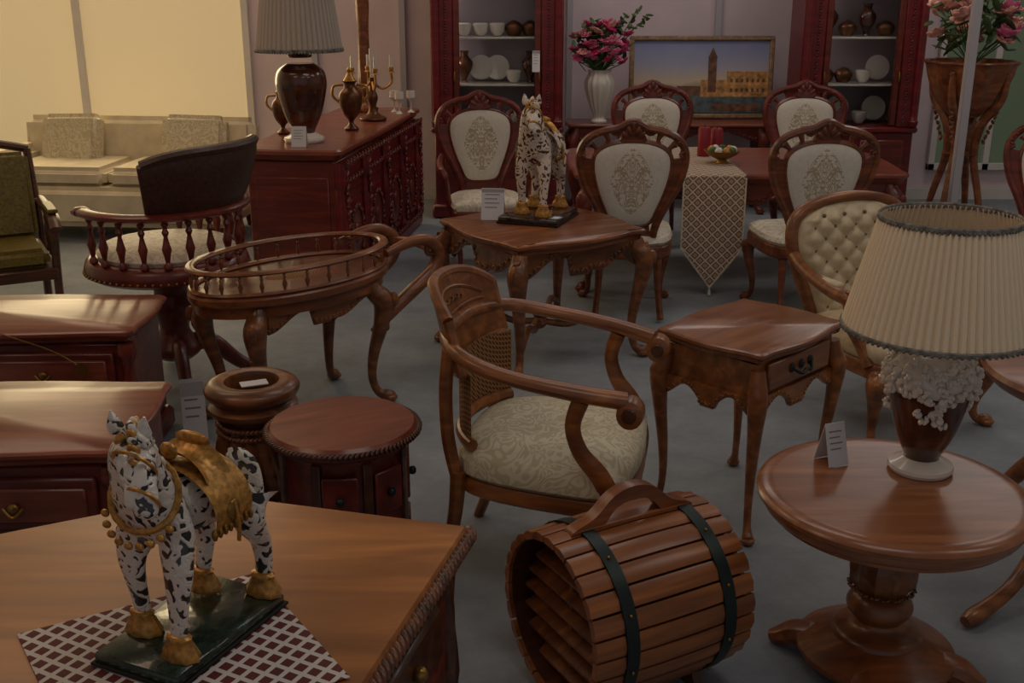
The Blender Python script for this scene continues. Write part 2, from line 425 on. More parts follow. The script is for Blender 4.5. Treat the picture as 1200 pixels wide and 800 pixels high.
# ---------------------------------------------------------------- chairs
def dining_chair(arms=False,wd=W_tea,name='dining_chair'):
    b=B(name)
    o=cr([(.2,.22),(-.2,.22),(-.27,-.2),(-.2,-.26),(0,-.28),(.2,-.26),(.27,-.2)],4,True)
    mtop(b,o,[(.012,.365),(0,.375),(0,.43),(.01,.44)],wd)
    mtop(b,o,[(.012,.44),(.0,.46),(.01,.485),(.05,.505),(.12,.515)],M_cream,S=True)
    carve(b,[(-.24,-.255,.39),(0,-.29,.375),(.24,-.255,.39)],.022,wd,(0,-1,0))
    for s in (-1,1):
        cabriole(b,s*.225,-.215,.4,-pi/2+s*.75,wd,1.0)
        sweep(b,[(s*.17,.19,.42),(s*.17,.21,.25),(s*.18,.24,.12),(s*.19,.29,.02)],[.026,.022,.018,.02],wd,up=(0,1,0))
    b.M=T(0,.2,.45)@R(-.13,'X')@T(0,0,-.45)
    half=[(.13,.44),(.145,.55),(.2,.68),(.262,.8),(.294,.92),(.285,1.01),(.235,1.075),(.15,1.11),(.08,1.125),(0,1.16)]
    inn=[(0,.56),(.10,.575),(.145,.66),(.19,.78),(.215,.9),(.2,.985),(.12,1.035),(0,1.05)]
    out3=[(-x,0,z) for x,z in half]+[(x,0,z) for x,z in reversed(half[:-1])]
    sweep(b,out3,[(.026,.022)]*len(out3),wd,n=8,sub=4,up=(0,1,0))
    pad=cr([(x,z) for x,z in inn]+[(-x,z) for x,z in reversed(inn[1:-1])],4,True)
    mtop(b,pad,[(.09,-.034),(.04,-.03),(.01,-.02),(0,-.012),(0,.012),(.01,.02),(.04,.03),(.09,.034)],M_med,MXZ,S=True)
    sweep(b,[(x,0,z) for x,z in pad],(.022,.017),wd,n=6,sub=1,cyc=True,up=(0,1,0))
    for s in (-1,1):
        w=[(.11,.5),(.15,.5),(.2,.66),(.262,.78),(.295,.9),(.285,.96),(.21,.95),(.20,.86),(.19,.78),(.145,.66)]
        mtop(b,[(s*x,z) for x,z in w],[(0,-.013),(0,.013)],wd,MXZ)
    mtop(b,[(-.12,.45),(.12,.45),(.11,.56),(-.11,.56)],[(0,-.012),(0,.012)],wd,MXZ)
    for k in range(6):
        a=math.radians(32+116*k/5)
        x0,z0=.2*cos(a),.93+.115*sin(a); x1,z1=.285*cos(a),.93+.20*sin(a)
        d=.03*(1 if k<3 else -1)
        sweep(b,[(x0+d,0,z0),((x0+x1)/2,0,(z0+z1)/2),(x1-d*.3,0,z1)],[(.016,.02),(.014,.013),(.016,.022)],wd,n=6,sub=3,up=(0,1,0))
    mtop(b,cr([(-.07,1.05),(.07,1.05),(.055,1.1),(.03,1.16),(0,1.175),(-.03,1.16),(-.055,1.1)],3,True),[(.006,-.024),(0,-.015),(0,.015),(.006,.024)],wd,MXZ)
    for yy in (-.022,.022):
        for k in range(5): blob(b,(.022*(k-2),yy,1.09+.03*(2-abs(k-2))*.8),(.014,.012,.03),wd,R((k-2)*.4,'Y'))
    for s in (-1,1):
        spiral(b,(s*.1,0,1.115),.03,1.2,.012,wd,MXZ,d=s,a0=0 if s<0 else pi)
        for yy in (-.02,.02):
            carve(b,[(s*.27,yy,.97),(s*.28,yy,1.02),(s*.24,yy,1.07),(s*.17,yy,1.105)],.018,wd,(0,-1,0))
    b.M=Matrix.Identity(4)
    if arms:
        for s in (-1,1):
            sweep(b,[(s*.27,.24,.74),(s*.31,.1,.72),(s*.33,-.08,.7),(s*.31,-.16,.66),(s*.29,-.12,.55),(s*.27,-.1,.42)],[.018,.022,.026,.024,.02,.022],wd,up=(1,0,0))
            spiral(b,(s*.33,-.13,.68),.035,1.2,.014,wd,MYZ)
    return b.done()
W_front=wood('wood_amber_frame',(78,36,18),(142,78,42))
c1=dining_chair(wd=W_front)
c1.location=(.685,6.46,0); c1.rotation_euler=(0,0,pi-.05)
dup(c1,(1.72,6.44,0),pi+.06)
c2=dining_chair(wd=W_red); c2.location=(1.08,8.3,0); c2.rotation_euler=(0,0,.05)
dup(c2,(2.20,8.3,0),-.1)
c3=dup(c2,(3.02,6.15,0),-.55)
c4=dining_chair(True,wd=W_red,name='dining_armchair'); c4.location=(-.17,7.5,0); c4.rotation_euler=(0,0,.2)

b=B('dining_table',(1.42,7.35,0))
o=serp(2.1,1.15,.015,20,.06)
mtop(b,o,[(.05,.69),(.03,.70),(.02,.72),(0,.735),(0,.75),(.012,.76)],W_redtop)
for p,q in (((-.95,-.49),(.95,-.49)),((.95,.49),(-.95,.49)),((.95,-.49),(.95,.49)),((-.95,.49),(-.95,-.49))):
    apron(b,p,q,.7,.13,W_red,carved=.02)
for x in (-1,1):
    for y in (-1,1): cabriole(b,x*.93,y*.47,.69,math.atan2(y,x),W_red,1.4,1)
b.done()
b=B('table_runner',(1.24,6.77,.765))
w=.19;hh=.71
vs=[(-w,1.15,0),(w,1.15,0),(w,.0,0),(-w,.0,0),(-w,-.025,-.01),(w,-.025,-.01),(w,-.03,-.46),(-w,-.03,-.46),(0,-.03,-hh)]
b.add(vs,[(3,2,1,0),(4,5,2,3),(7,6,5,4),(7,8,6)],M_run)
for p in ([(-w,-.032,-.02),(-w,-.033,-.46)],[(-w,-.033,-.46),(0,-.033,-hh)],[(0,-.033,-hh),(w,-.033,-.46)],[(w,-.033,-.46),(w,-.032,-.02)]):
    sweep(b,p,.006,M_cream,n=5,sub=3)
lathe(b,[(.003,-hh),(.008,-hh-.02),(.012,-hh-.05)],M_cream,(0,-.032,0),8)
b.done()
for x,y,h in ((1.29,7.5,.19),(1.39,7.6,.17)):
    b=B('candle',(x,y,.768)); lathe(b,[(.042,0),(.043,.01),(.042,h-.01),(.035,h),(.008,h-.004)],M_candle,seg=20)
    lathe(b,[(.003,h-.005),(.002,h+.015)],M_gap,seg=6); b.done()
b=B('trinket_bowl',(1.36,7.2,.768)); lathe(b,[(.04,0),(.03,.02),(.09,.05),(.12,.08),(.11,.08),(.08,.055)],M_brass,seg=24)
for i in range(9): blob(b,(.07*cos(i*.7),.07*sin(i*.7),.08),.028,[M_white,M_gold,M_leaf][i%3])
b.done()

# ---------------------------------------------------------------- tea table
b=B('tea_table',(.15,5.69,0),math.radians(32))
S=.84
o=serp(S,S,.03,18,.035)
mtop(b,o,[(.05,.625),(.03,.63),(.03,.645),(.012,.655),(0,.668),(0,.68),(.015,.69)],W_tea)
h=S/2-.07
for i in range(4):
    a=i*pi/2; c,s=cos(a),sin(a)
    p=lambda x,y:(x*c-y*s,x*s+y*c)
    p0=p(-h,-h);p1=p(h,-h)
    apron(b,p0,p1,.63,.13,W_br,.022,1.5,carved=.022)
    nrm=(s,-c,0)
    carve(b,[(p0[0],p0[1]-0,.6),(p1[0],p1[1],.6)],.025,W_br,nrm)
    cx,cy=p(h-.0,h-.0); ang=math.atan2(cy,cx)
    cabriole(b,cx,cy,.63,ang,W_br,1.3)
    carve(b,[(cx+.06*cos(ang),cy+.06*sin(ang),.6),(cx+.055*cos(ang),cy+.055*sin(ang),.42),(cx+.02*cos(ang),cy+.02*sin(ang),.25)],.03,W_br,(cos(ang),sin(ang),0))
    sweep(b,[(cx*.98,cy*.98,.13),(cx*.6,cy*.6,.2),(cx*.3,cy*.3,.15),(0,0,.16)],.018,W_br)
lathe(b,[(.02,.12),(.05,.15),(.03,.18),(.045,.2),(.01,.25)],W_br,seg=16)
b.done()

# ---------------------------------------------------------------- horse figurine
def horse(name,loc,rz,s,turn,skin,blanket,base=(.72,.42),sx=.78,sy=1.15,sz=1.0,marble=M_marble,big=True):
    b=B(name,loc,rz,s)
    t=turn
    box(b,(0,0,.03),(base[0],base[1],.06),marble,bev=.012); z0=.062
    box(b,(0,0,.008),(base[0]+.02,base[1]+.02,.014),M_gap,bev=.003)
    b.M=T(-.02,0,z0)@DG(sx,sy,sz)
    V=[(0,0,.53),(.2,0,.55),(-.2,0,.54),(-.31,0,.555),
       (.27,0,.67),(.31,.01*t,.77),(.345,.03*t,.86),(.44,.09*t,.85),(.51,.15*t,.76),(.55,.18*t,.685)]
    r=[(.15,.155),(.155,.16),(.135,.145),(.14,.15),(.125,.12),(.105,.095),(.085,.075),(.075,.06),(.055,.047),(.046,.038)]
    E=[(0,1),(0,2),(2,3),(1,4),(4,5),(5,6),(6,7),(7,8),(8,9)]
    feet=[]
    for k,sd in enumerate((-1,1)):
        o=.05*sd
        n=len(V)
        V+=[(.22,.085*sd,.46),(.245+o*.3,.1*sd,.35),(.25+o*.6,.1*sd,.25),(.245+o,.1*sd,.13),(.25+o,.1*sd,.075)]
        r+=[.08,.056,.042,.032,.036]; E+=[(1,n),(n,n+1),(n+1,n+2),(n+2,n+3),(n+3,n+4)]; feet.append((.25+o,.1*sd))
        n=len(V); o=-.05*sd
        V+=[(-.3,.08*sd,.46),(-.25,.1*sd,.38),(-.34+o*.5,.1*sd,.25),(-.325+o,.1*sd,.13),(-.31+o,.1*sd,.075)]
        r+=[.1,.074,.043,.033,.036]; E+=[(3,n),(n,n+1),(n+1,n+2),(n+2,n+3),(n+3,n+4)]; feet.append((-.305+o,.1*sd))
    v,f=skinmesh(V,E,r); b.add(v,f,skin)
    for x,y in feet:
        lathe(b,[(.066,0),(.068,.012),(.055,.04),(.040,.075),(.045,.09),(.033,.1)],M_gold,(x,y,0),16,flute=(8,.06))
    P=cr([(.16,0,.73),(.21,0,.81),(.26,.0,.89),(.32,.03*t,.945),(.39,.06*t,.95)],4)
    for i,p in enumerate(P):
        for sd in (-1,0,1):
            blob(b,(p[0],p[1]+sd*.03,p[2]-.01-abs(sd)*.02),(.026,.02,.045),skin if (i+sd)%3 else M_gold,R(.6*((i+sd)%3-1),'Y')@R(sd*.5,'X'))
    for k in range(5): blob(b,(.40+.018*k,.07*t+.01*k*t,.935-.02*k),(.02,.022,.035),skin if k%2 else M_gold,R(.7,'Y'))
    for sd in (-1,1):
        lathe(b,[(.026,0),(.03,.03),(.004,.085)],skin,(.355,.03*t+sd*.045,.915),10,M=R(-sd*.2,'X'))
        blob(b,(.475,.10*t+sd*.052,.835),(.016,.01,.013),M_gap)
        blob(b,(.565,.185*t+sd*.024,.69),.009,M_gap)
    blob(b,(.518,.132*t,.80),(.024,.036,.095),M_white,R(-.62,'Y'))
    for (cx,cy,cz,rr) in ((.512,.15*t,.755,.060),(.45,.095*t,.85,.080)):
        sweep(b,[(cx+rr*cos(q)*.62,cy+rr*.86*sin(q),cz+rr*cos(q)*.75) for q in [2*pi*j/14 for j in range(14)]],.008,M_gold,n=6,sub=1,cyc=True)
    if big:
        sweep(b,[(.26+.12*cos(q)*.75,.125*sin(q),.64-.12*cos(q)) for q in [2*pi*j/18 for j in range(18)]],.012,M_gold,n=6,sub=1,cyc=True)
        for j in range(9):
            q=-1.2+2.4*j/8; blob(b,(.285+.12*cos(q)*.9,.13*sin(q),.60-.12*cos(q)),.016,M_gold)
    for dy in (-.02,.02):
        sweep(b,[(-.40,0,.60),(-.455,dy,.55),(-.465,dy*1.5,.4),(-.44,dy,.22)],[.03,.04,.04,.012],skin)
    grid(b,lambda u,v:(-.16+.27*u,.178*sin(-1.95+3.9*v)*(1+.02*cos(20*u)),.53+.178*cos(-1.95+3.9*v)),8,22,blanket)
    for sd in (-1,1):
        for j in range(8): blob(b,(-.16+.27*j/7,sd*.168,.462),(.012,.012,.024),M_brass)
        blob(b,(-.02,sd*.18,.53),(.045,.01,.045),M_brass)
        sweep(b,[(-.02,sd*.185,.56),(-.02,sd*.195,.48),(-.02,sd*.19,.40)],.008,M_gold,n=5)
    grid(b,lambda u,v:(-.1+.17*u,.14*sin(-1.3+2.6*v),.57+.15*cos(-1.3+2.6*v)+.045*abs(2*u-1)**2),8,12,M_gold)
    blob(b,(-.1,0,.76),(.025,.07,.03),M_gold); blob(b,(.07,0,.76),(.025,.035,.035),M_gold)
    return b.done(60)

P=[(-.0945,2.21),(-.61,2.352),(-.79,2.365),(-.94,2.27),(-1.14,2.17),(-1.6,1.97),(-1.8,1.2),(-.41,1.03)]
b=B('writing_desk')
mtop(b,P,[(.03,.705),(.012,.71),(.0,.72),(0,.735),(.012,.75)],W_desk)
mtop(b,P,[(.05,.12),(.05,.70)],W_red)
mtop(b,P,[(.03,.06),(.03,.12),(.045,.14)],W_red)
tdir=Vector((-.155,-.58)).normalized(); nd=Vector((-tdir.y,tdir.x)); 
if nd.x<0: nd=-nd
e0=Vector(P[0]); e1=Vector(P[7])
carve(b,[tuple(e0+nd*.004)+(.728,),tuple(e1+nd*.004)+(.728,)],.028,M_rope,(nd.x*.7,nd.y*.7,.7),rope=True)
ang=math.atan2(-tdir.y,-tdir.x)
for k in range(2):
    c=e0+tdir*(.31+.5*k)-nd*.045
    for z in (.57,.35):
        box(b,(c.x,c.y,z),(.42,.03,.18),W_dk,R(ang,'Z'),.012)
        box(b,(c.x+nd.x*.01,c.y+nd.y*.01,z),(.34,.03,.12),W_dk,R(ang,'Z'),.01)
        blob(b,(c.x+nd.x*.035,c.y+nd.y*.035,z),.018,M_brass)
c=e0+tdir*.05-nd*.05
lathe(b,[(.03,.08),(.035,.15),(.025,.2),(.033,.4),(.025,.6),(.035,.7)],W_dk,(c.x,c.y,0),16,flute=(6,.12),twist=30,sub=4)
for x,y in ((-.17,2.12),(-.85,2.25),(-.5,1.15),(-1.65,1.3)): lathe(b,[(.03,0),(.045,.03),(.03,.07)],W_red,(x,y,0),16)
b.done()
b=B('lace_doily',(-.60,1.71,.7515),.3)
q=[(-.911,1.774),(-.52,1.996),(-.28,1.642),(-.671,1.42)]
c_,s_=cos(-.3),sin(-.3)
q=[((x+.60)*c_-(y-1.71)*s_,(x+.60)*s_+(y-1.71)*c_) for x,y in q]
b.add([(x,y,0) for x,y in q]+[(x,y,.0025) for x,y in q],[(3,2,1,0),(4,5,6,7)]+[(i,(i+1)%4,4+(i+1)%4,4+i) for i in range(4)],M_doily)
b.done()
horse('horse_figurine',(-.585,1.775,.755),math.radians(245),.425,1.0,M_horse,M_gold,(.72,.44),.84,1.36,1.07)
horse('horse_statue',(.14,5.80,.692),math.radians(250),.60,.5,M_horseb,M_horseb,(.62,.54),.74,1.1,1.04,M_marbler,False)

# ---------------------------------------------------------------- armchair (cane back)
b=B('armchair',(.115,3.40,0),-.255)
b.M=DG(.93,1,1.04)
rail=[(.33,-.31,.70),(.16,-.345,.725),(-.06,-.345,.755),(-.22,-.29,.785),(-.315,-.15,.80),(-.335,0,.80)]
rail=rail+[(x,-y,z) for x,y,z in reversed(rail[:-1])]
sweep(b,rail,[(.026,.034),(.024,.032),(.022,.03),(.022,.028),(.022,.026),(.022,.026),(.022,.026),(.022,.028),(.022,.03),(.024,.032),(.026,.034)],W_or,n=12,sub=6)
for s in (-1,1):
    M=T(.345,s*.31,.668)@R(pi/2,'X')
    lathe(b,[(.012,-.036),(.03,-.036),(.042,-.03),(.045,0),(.042,.03),(.03,.036),(.012,.036)],W_or,(0,0,0),20,M=M)
    for q in (-.038,.038): lathe(b,[(.024,-.003),(.02,.004),(.008,.005)],W_dk,(0,0,0),14,M=T(.345,s*.31+q,.668)@R(pi/2 if q<0 else -pi/2,'X'))
    sweep(b,[(.19,s*.335,.70),(.165,s*.335,.62),(.19,s*.33,.54),(.25,s*.32,.47),(.285,s*.30,.40)],[(.028,.024),(.026,.022),(.028,.022),(.033,.024),(.034,.026)],W_or,n=10,up=(1,0,0))
    sweep(b,[(-.25,s*.24,.36),(-.28,s*.25,.5),(-.285,s*.255,.66),(-.27,s*.26,.79)],[(.024,.024)]*4,W_or,up=(1,0,0))
    sweep(b,[(-.25,s*.24,.40),(-.265,s*.24,.25),(-.30,s*.25,.1),(-.34,s*.26,.0)],[.03,.026,.022,.02],W_or,up=(1,0,0))
    sweep(b,[(.275,s*.285,.42),(.29,s*.295,.35),(.28,s*.29,.2),(.27,s*.285,.08),(.285,s*.29,.0)],[.034,.036,.026,.019,.022],W_or,up=(1,0,0))
def crest(u,v,off=0):
    a=-.80+1.6*u; top=.945-.07*abs(2*u-1)**3; bot=.68+.03*abs(2*u-1)
    r=.315+.065*v+off; return (-r*cos(a)+.0,(.33+off)*sin(a),bot+(top-bot)*v)
grid(b,lambda u,v:crest(u,v,0),24,5,W_or); grid(b,lambda u,v:crest(u,v,.026),24,5,W_or)
sweep(b,[crest(k/14,1,.014) for k in range(15)],(.017,.02),W_or,n=8,sub=2)
sweep(b,[crest(k/14,0,.010) for k in range(15)],(.014,.018),W_or,n=8,sub=2)
for e in (0,1): sweep(b,[crest(e,k/3,.014) for k in range(4)],.018,W_or,sub=2)
sweep(b,[crest(.12+.76*k/14,.72+.12*sin(pi*k/14),-.002) for k in range(15)],.006,W_or,n=6,sub=2)
sweep(b,[crest(.12+.76*k/14,.62-.08*sin(pi*k/14),-.002) for k in range(15)],.006,W_or,n=6,sub=2)
carve(b,[crest(.3+.4*k/8,.68,-.002) for k in range(9)],.016,W_or,(1,0,0))
grid(b,lambda u,v:(-.31*cos(-.85+1.7*u)+.005,.33*sin(-.85+1.7*u),.49+.22*v),20,6,M_cane)
sweep(b,[(-.30*cos(-.85+1.7*k/10),.32*sin(-.85+1.7*k/10),.485) for k in range(11)],.02,W_or,sub=2)
o=cr([(.29,-.31),(.335,-.15),(.345,0),(.335,.15),(.29,.31),(.1,.32),(-.15,.28),(-.26,.2),(-.29,0),(-.26,-.2),(-.15,-.28),(.1,-.32)],4,True)
mtop(b,o,[(.012,.325),(0,.335),(0,.37),(.006,.38)],W_or)
mtop(b,o,[(.015,.38),(.0,.395),(.0,.44),(.02,.465),(.06,.485),(.12,.5),(.2,.505)],M_creamD,S=True)
b.done()

# ---------------------------------------------------------------- nightstand console
b=B('drawer_side_table',(.87,3.84,0),math.radians(45))
o=serp(.58,.47,.014,16,.02)
mtop(b,o,[(.035,.665),(.02,.67),(.015,.685),(0,.695),(0,.705),(.01,.712)],wood('wood_walnut_top',(116,68,42),(152,98,64),.27))
box(b,(0,0,.59),(.49,.38,.15),W_or,bev=.006)
for p,q in (((-.25,-.195),(.25,-.195)),((.25,-.195),(.25,.195)),((.25,.195),(-.25,.195)),((-.25,.195),(-.25,-.195))):
    apron(b,p,q,.54,.075,W_or,.022,2,carved=.012)
box(b,(0,-.2,.605),(.40,.02,.10),W_or,bev=.008)
sweep(b,[(-.06,-.215,.61),(-.03,-.235,.59),(0,-.235,.6),(.03,-.235,.59),(.06,-.215,.61)],.006,M_iron,n=6)
for x in (-.06,0,.06): blob(b,(x,-.213,.612),(.018,.006,.018),M_iron)
for x in (-1,1):
    for y in (-1,1): cabriole(b,x*.245,y*.19,.64,math.atan2(y,x),W_or,.9,.7)
b.done()

# ---------------------------------------------------------------- round pedestal side table
b=B('round_side_table',(1.05,2.78,0))
W_rt=wood('wood_round_top',(124,74,46),(164,108,72),.28)
lathe(b,[(.26,.470),(.30,.475),(.325,.488),(.325,.50),(.345,.508),(.352,.52),(.352,.532),(.365,.54),(.368,.552),(.362,.562),(.35,.567),(.335,.570),(.32,.5685),(.01,.5685)],W_rt,seg=72)
lathe(b,[(.2,.455),(.22,.465),(.27,.475)],W_tea,seg=40)
lathe(b,[(.13,.11),(.12,.13),(.085,.145),(.07,.165),(.088,.19),(.092,.21),(.08,.235),(.062,.25)],W_br,seg=48,sub=3)
lathe(b,[(.06,.25),(.085,.28),(.09,.33),(.075,.38),(.07,.40)],W_br,seg=48,flute=(12,.05),sub=4)
lathe(b,[(.085,.40),(.09,.415),(.08,.43),(.085,.445),(.2,.465)],W_br,seg=48)
carve(b,[(.088*cos(a),.088*sin(a),.265) for a in [2*pi*k/24 for k in range(25)]],.012,W_br,(0,0,1))
lathe(b,[(.16,.03),(.205,.04),(.22,.055),(.22,.07),(.19,.085),(.15,.105),(.12,.12)],W_tea,seg=56,sub=2)
for k in range(4):
    a=pi/4+k*pi/2+.35
    sweep(b,[(.17*cos(a),.17*sin(a),.055),(.23*cos(a),.23*sin(a),.05),(.27*cos(a),.27*sin(a),.03),(.3*cos(a),.3*sin(a),.02)],[(.04,.045),(.035,.045),(.028,.035),(.018,.02)],W_tea)
b.done()
def table_lamp(name,loc,rt,rb,zs0,zs1,body,scale=1,fl=True,shade=M_shade,NP=72):
    b=B(name,loc,.2,scale)
    lathe(b,[(.085,0),(.09,.01),(.088,.02),(.07,.028),(.05,.04)],M_white,seg=40)
    lathe(b,[(.045,.035),(.055,.06),(.082,.12),(.103,.2),(.112,.26),(.1,.31),(.06,.34)],body,seg=40,sub=4)
    if fl:
        lathe(b,[(.114,.25),(.12,.28),(.11,.32),(.078,.35),(.05,.36),(.045,.37)],M_white,seg=40,sub=3)
        for i in range(300):
            a=random.uniform(0,2*pi); z=random.uniform(.25,.345)
            if i>200:
                z=random.uniform(.17,.25)
                if sin(3*a+1)+.6*random.random()<.35: continue
            r=.122 if z<.3 else .122-(z-.3)*.7
            if z<.24: r=.112-(.24-z)*.12
            p=(r*cos(a),r*sin(a),z)
            for q in range(3):
                blob(b,(p[0]+random.uniform(-.007,.007),p[1]+random.uniform(-.007,.007),p[2]+random.uniform(-.007,.007)),(.011,.011,.006),M_white,R(random.uniform(0,3),'X')@R(random.uniform(0,3),'Y'))
    lathe(b,[(.05,.365),(.055,.375),(.02,.385),(.012,zs0+.1)],body,seg=20)
    n=NP*4
    vs=[];rows=7
    for j in range(rows):
        t=j/(rows-1); r=rb+(rt-rb)*t; z=zs0+(zs1-zs0)*t
        for k in range(n):
            a=2*pi*k/n; rr=r*(1+(.0,.034,.042,.034)[k%4]-.02)
            vs.append((rr*cos(a),rr*sin(a),z))
    b.add(vs,[(j*n+k,j*n+(k+1)%n,(j+1)*n+(k+1)%n,(j+1)*n+k) for j in range(rows-1) for k in range(n)],shade)
    for r,z in ((rb*1.02,zs0),(rt*1.025,zs1)):
        sweep(b,[(r*cos(a),r*sin(a),z) for a in [2*pi*k/60 for k in range(60)]],(.007,.004),M_trim,n=6,sub=1,cyc=True)
        for k in range(90): 
            a=2*pi*k/90; blob(b,(r*cos(a),r*sin(a),z-.006),(.005,.005,.006),M_trim)
    for k in range(3): 
        a=2*pi*k/3; sweep(b,[(0,0,zs1-.05),(rt*cos(a),rt*sin(a),zs1-.04)],.003,M_trim,n=5,sub=1)
    lathe(b,[(.012,zs0+.1),(.02,zs0+.12),(.02,zs1-.06),(.005,zs1-.05)],M_brass,seg=12)
    return b.done(22)
table_lamp('table_lamp',(1.165,2.90,.5705),.178,.25,.425,.728,M_brownglz)
card((.925,2.95,.571),.35,.065,.12)

# ---------------------------------------------------------------- barrel rack
b=B('barrel_wine_rack',(.32,2.725,.262),math.radians(29))
L=.51;Rr=.25;N=26
def RR(x): return Rr*(.965+.035*cos(pi*x/L))
for k in range(N):
    a0=2*pi*k/N+.004;a1=2*pi*(k+1)/N-.024
    xs=[-L/2+L*i/8 for i in range(9)]; vs=[]
    for x in xs:
        for a,d in ((a0,-.002),((a0+a1)/2,.003),(a1,-.002),(a1,-.02),(a0,-.02)):
            r=RR(x)+d; vs.append((x,r*cos(a),r*sin(a)))
    fs=[(i*5+j,i*5+(j+1)%5,(i+1)*5+(j+1)%5,(i+1)*5+j) for i in range(8) for j in range(5)]+[(0,1,2,3,4),(40,41,42,43,44)]
    b.add(vs,fs,W_bar)
MX=R(pi/2,'Y')
lathe(b,[(.219,-L/2+.012),(.222,-L/2+.012),(.222,L/2-.012),(.219,L/2-.012)],W_dk,(0,0,0),60,M=MX,cap=False)
for x in (-.15,.165):
    r=RR(x)+.006
    lathe(b,[(r-.02,-.019),(r,-.019),(r,.019),(r-.02,.019)],M_iron,(x,0,0),72,M=MX,cap=False)
    for k in range(10):
        a=2*pi*k/10+.2; blob(b,(x,(r+.002)*cos(a),(r+.002)*sin(a)),.005,M_brass)
lathe(b,[(.222,-.0),(.222,.006),(.01,.006)],M_gap,(.03,0,0),40,M=MX)
lathe(b,[(.235,-.0),(.235,.012),(.01,.012)],W_bar,(L/2-.03,0,0),40,M=MX)
for i,zz in enumerate((-.15,-.09,-.03,.03,.09,.15)):
    hw=math.sqrt(.212**2-zz**2)
    box(b,(-L/2+.15,0,zz),(.22,hw*1.96,.014),W_br,R(-.35,'Y'),.002)
box(b,(-L/2+.17,0,0),(.2,.016,.42),W_br,None,.002)
hx=[(-.20,-.01),(-.19,.012),(-.125,.038),(-.065,.088),(0,.104),(.065,.088),(.125,.038),(.19,.012),(.20,-.01)]
hi=[(-.09,.014),(-.055,.052),(0,.064),(.055,.052),(.09,.014)]
O=cr(hx,4); I=cr(hi,8)
vs=[];
for y in (-.02,.02):
    vs+=[(x,y,z) for x,z in O]; vs+=[(x,y,z) for x,z in I]
nO=len(O);nI=len(I);n1=nO+nI; fs=[]
for k in range(nO-1):
    ia=min(nI-1,round(k*(nI-1)/(nO-1)));ib=min(nI-1,round((k+1)*(nI-1)/(nO-1)))
    for o_ in (0,n1):
        f=[o_+k,o_+k+1,o_+nO+ib]+([o_+nO+ia] if ia!=ib else []); fs.append(tuple(f))
    fs.append((k,k+1,n1+k+1,n1+k))
for k in range(nI-1): fs.append((nO+k,nO+k+1,n1+nO+k+1,n1+nO+k))
fs+=[(0,nO,n1+nO,n1),(nO-1,nO+nI-1,n1+nO+nI-1,n1+nO-1),]
b.add(vs,fs,W_tea,T(0,0,Rr-.008))
box(b,(0,0,Rr-.004),(.38,.044,.02),W_tea)
for x in (-.15,.15):
    mtop(b,[(-.16,-.262),(.16,-.262),(.13,-.20),(0,-.238),(-.13,-.20)],[(0,-.015),(0,.015)],W_dk,T(x,0,0)@MYZ)
b.done()

# ---------------------------------------------------------------- tufted armchair
b=B('tufted_armchair',(1.70,4.74,0),.42)
wd=W_or
half=[(.22,.44),(.25,.56),(.30,.72),(.325,.86),(.30,.97),(.2,1.03),(0,1.06)]
b.M=DG(1,1,.90)@T(0,.27,.44)@R(-.16,'X')@T(0,0,-.44)
pts=[(-x,0,z) for x,z in half]+[(x,0,z) for x,z in reversed(half[:-1])]
sweep(b,pts,[(.03,.03)]*len(pts),wd,n=10,sub=5,up=(0,1,0))
def wz(z):
    for (x0,z0),(x1,z1) in zip(half[:-1],half[1:]):
        if z0<=z<=z1: 
            t=(z-z0)/(z1-z0); return x0+(x1-x0)*t
    return 0
def tuf(u,v):
    z=.45+.59*v; w=max(wz(z)-.015,.01) if z<.97 else max(.01,.285*math.sqrt(max(0,1-((z-.93)/.115)**2)))
    x=(2*u-1)*w; s=.115
    a=x/s+z/s; c=x/s-z/s
    h=(abs(sin(pi*a/1))*abs(sin(pi*c/1)))**.5
    e=min(1,(1-abs(2*u-1))*6)*min(1,(1-v)*7)
    return (x,-.01-.035*e-.028*h*e,z)
grid(b,tuf,44,52,M_tuft)
grid(b,lambda u,v:(tuf(u,v)[0],.02,tuf(u,v)[2]),10,12,M_tuft)
for i in range(-6,7):
    for j in range(0,22):
        x=.0575*i; z=.0575*j
        if (i+j)%2==0 and .5<z<.99 and abs(x)<wz(z)-.05: blob(b,(x,-.045,z),(.011,.008,.011),M_btn)
b.M=DG(1,1,.96)
o=cr([(.24,.27),(-.24,.27),(-.32,-.2),(-.24,-.29),(0,-.32),(.24,-.29),(.32,-.2)],4,True)
mtop(b,o,[(.012,.30),(0,.31),(0,.37),(.01,.38)],wd)
mtop(b,o,[(.012,.38),(-.005,.41),(.005,.45),(.05,.475),(.13,.485)],M_tuft,S=True)
carve(b,[(-.26,-.29,.32),(0,-.325,.31),(.26,-.29,.32)],.022,wd)
for s in (-1,1):
    sweep(b,[(s*.31,.36,.76),(s*.35,.2,.70),(s*.37,.0,.66),(s*.37,-.13,.64),(s*.35,-.12,.54),(s*.32,-.17,.44),(s*.31,-.22,.36)],[.024,.028,.032,.034,.028,.026,.03],wd,n=10,up=(1,0,0))
    spiral(b,(s*.375,-.14,.645),.04,1.2,.016,wd,MYZ)
    box(b,(s*.355,.05,.685),(.05,.2,.03),M_tuft,bev=.012)
    cabriole(b,s*.29,-.25,.34,-pi/2+s*.7,wd,1.2)
    sweep(b,[(s*.22,.26,.34),(s*.225,.28,.2),(s*.23,.34,.015)],[.028,.022,.02],wd,up=(0,1,0))
b.done(50)

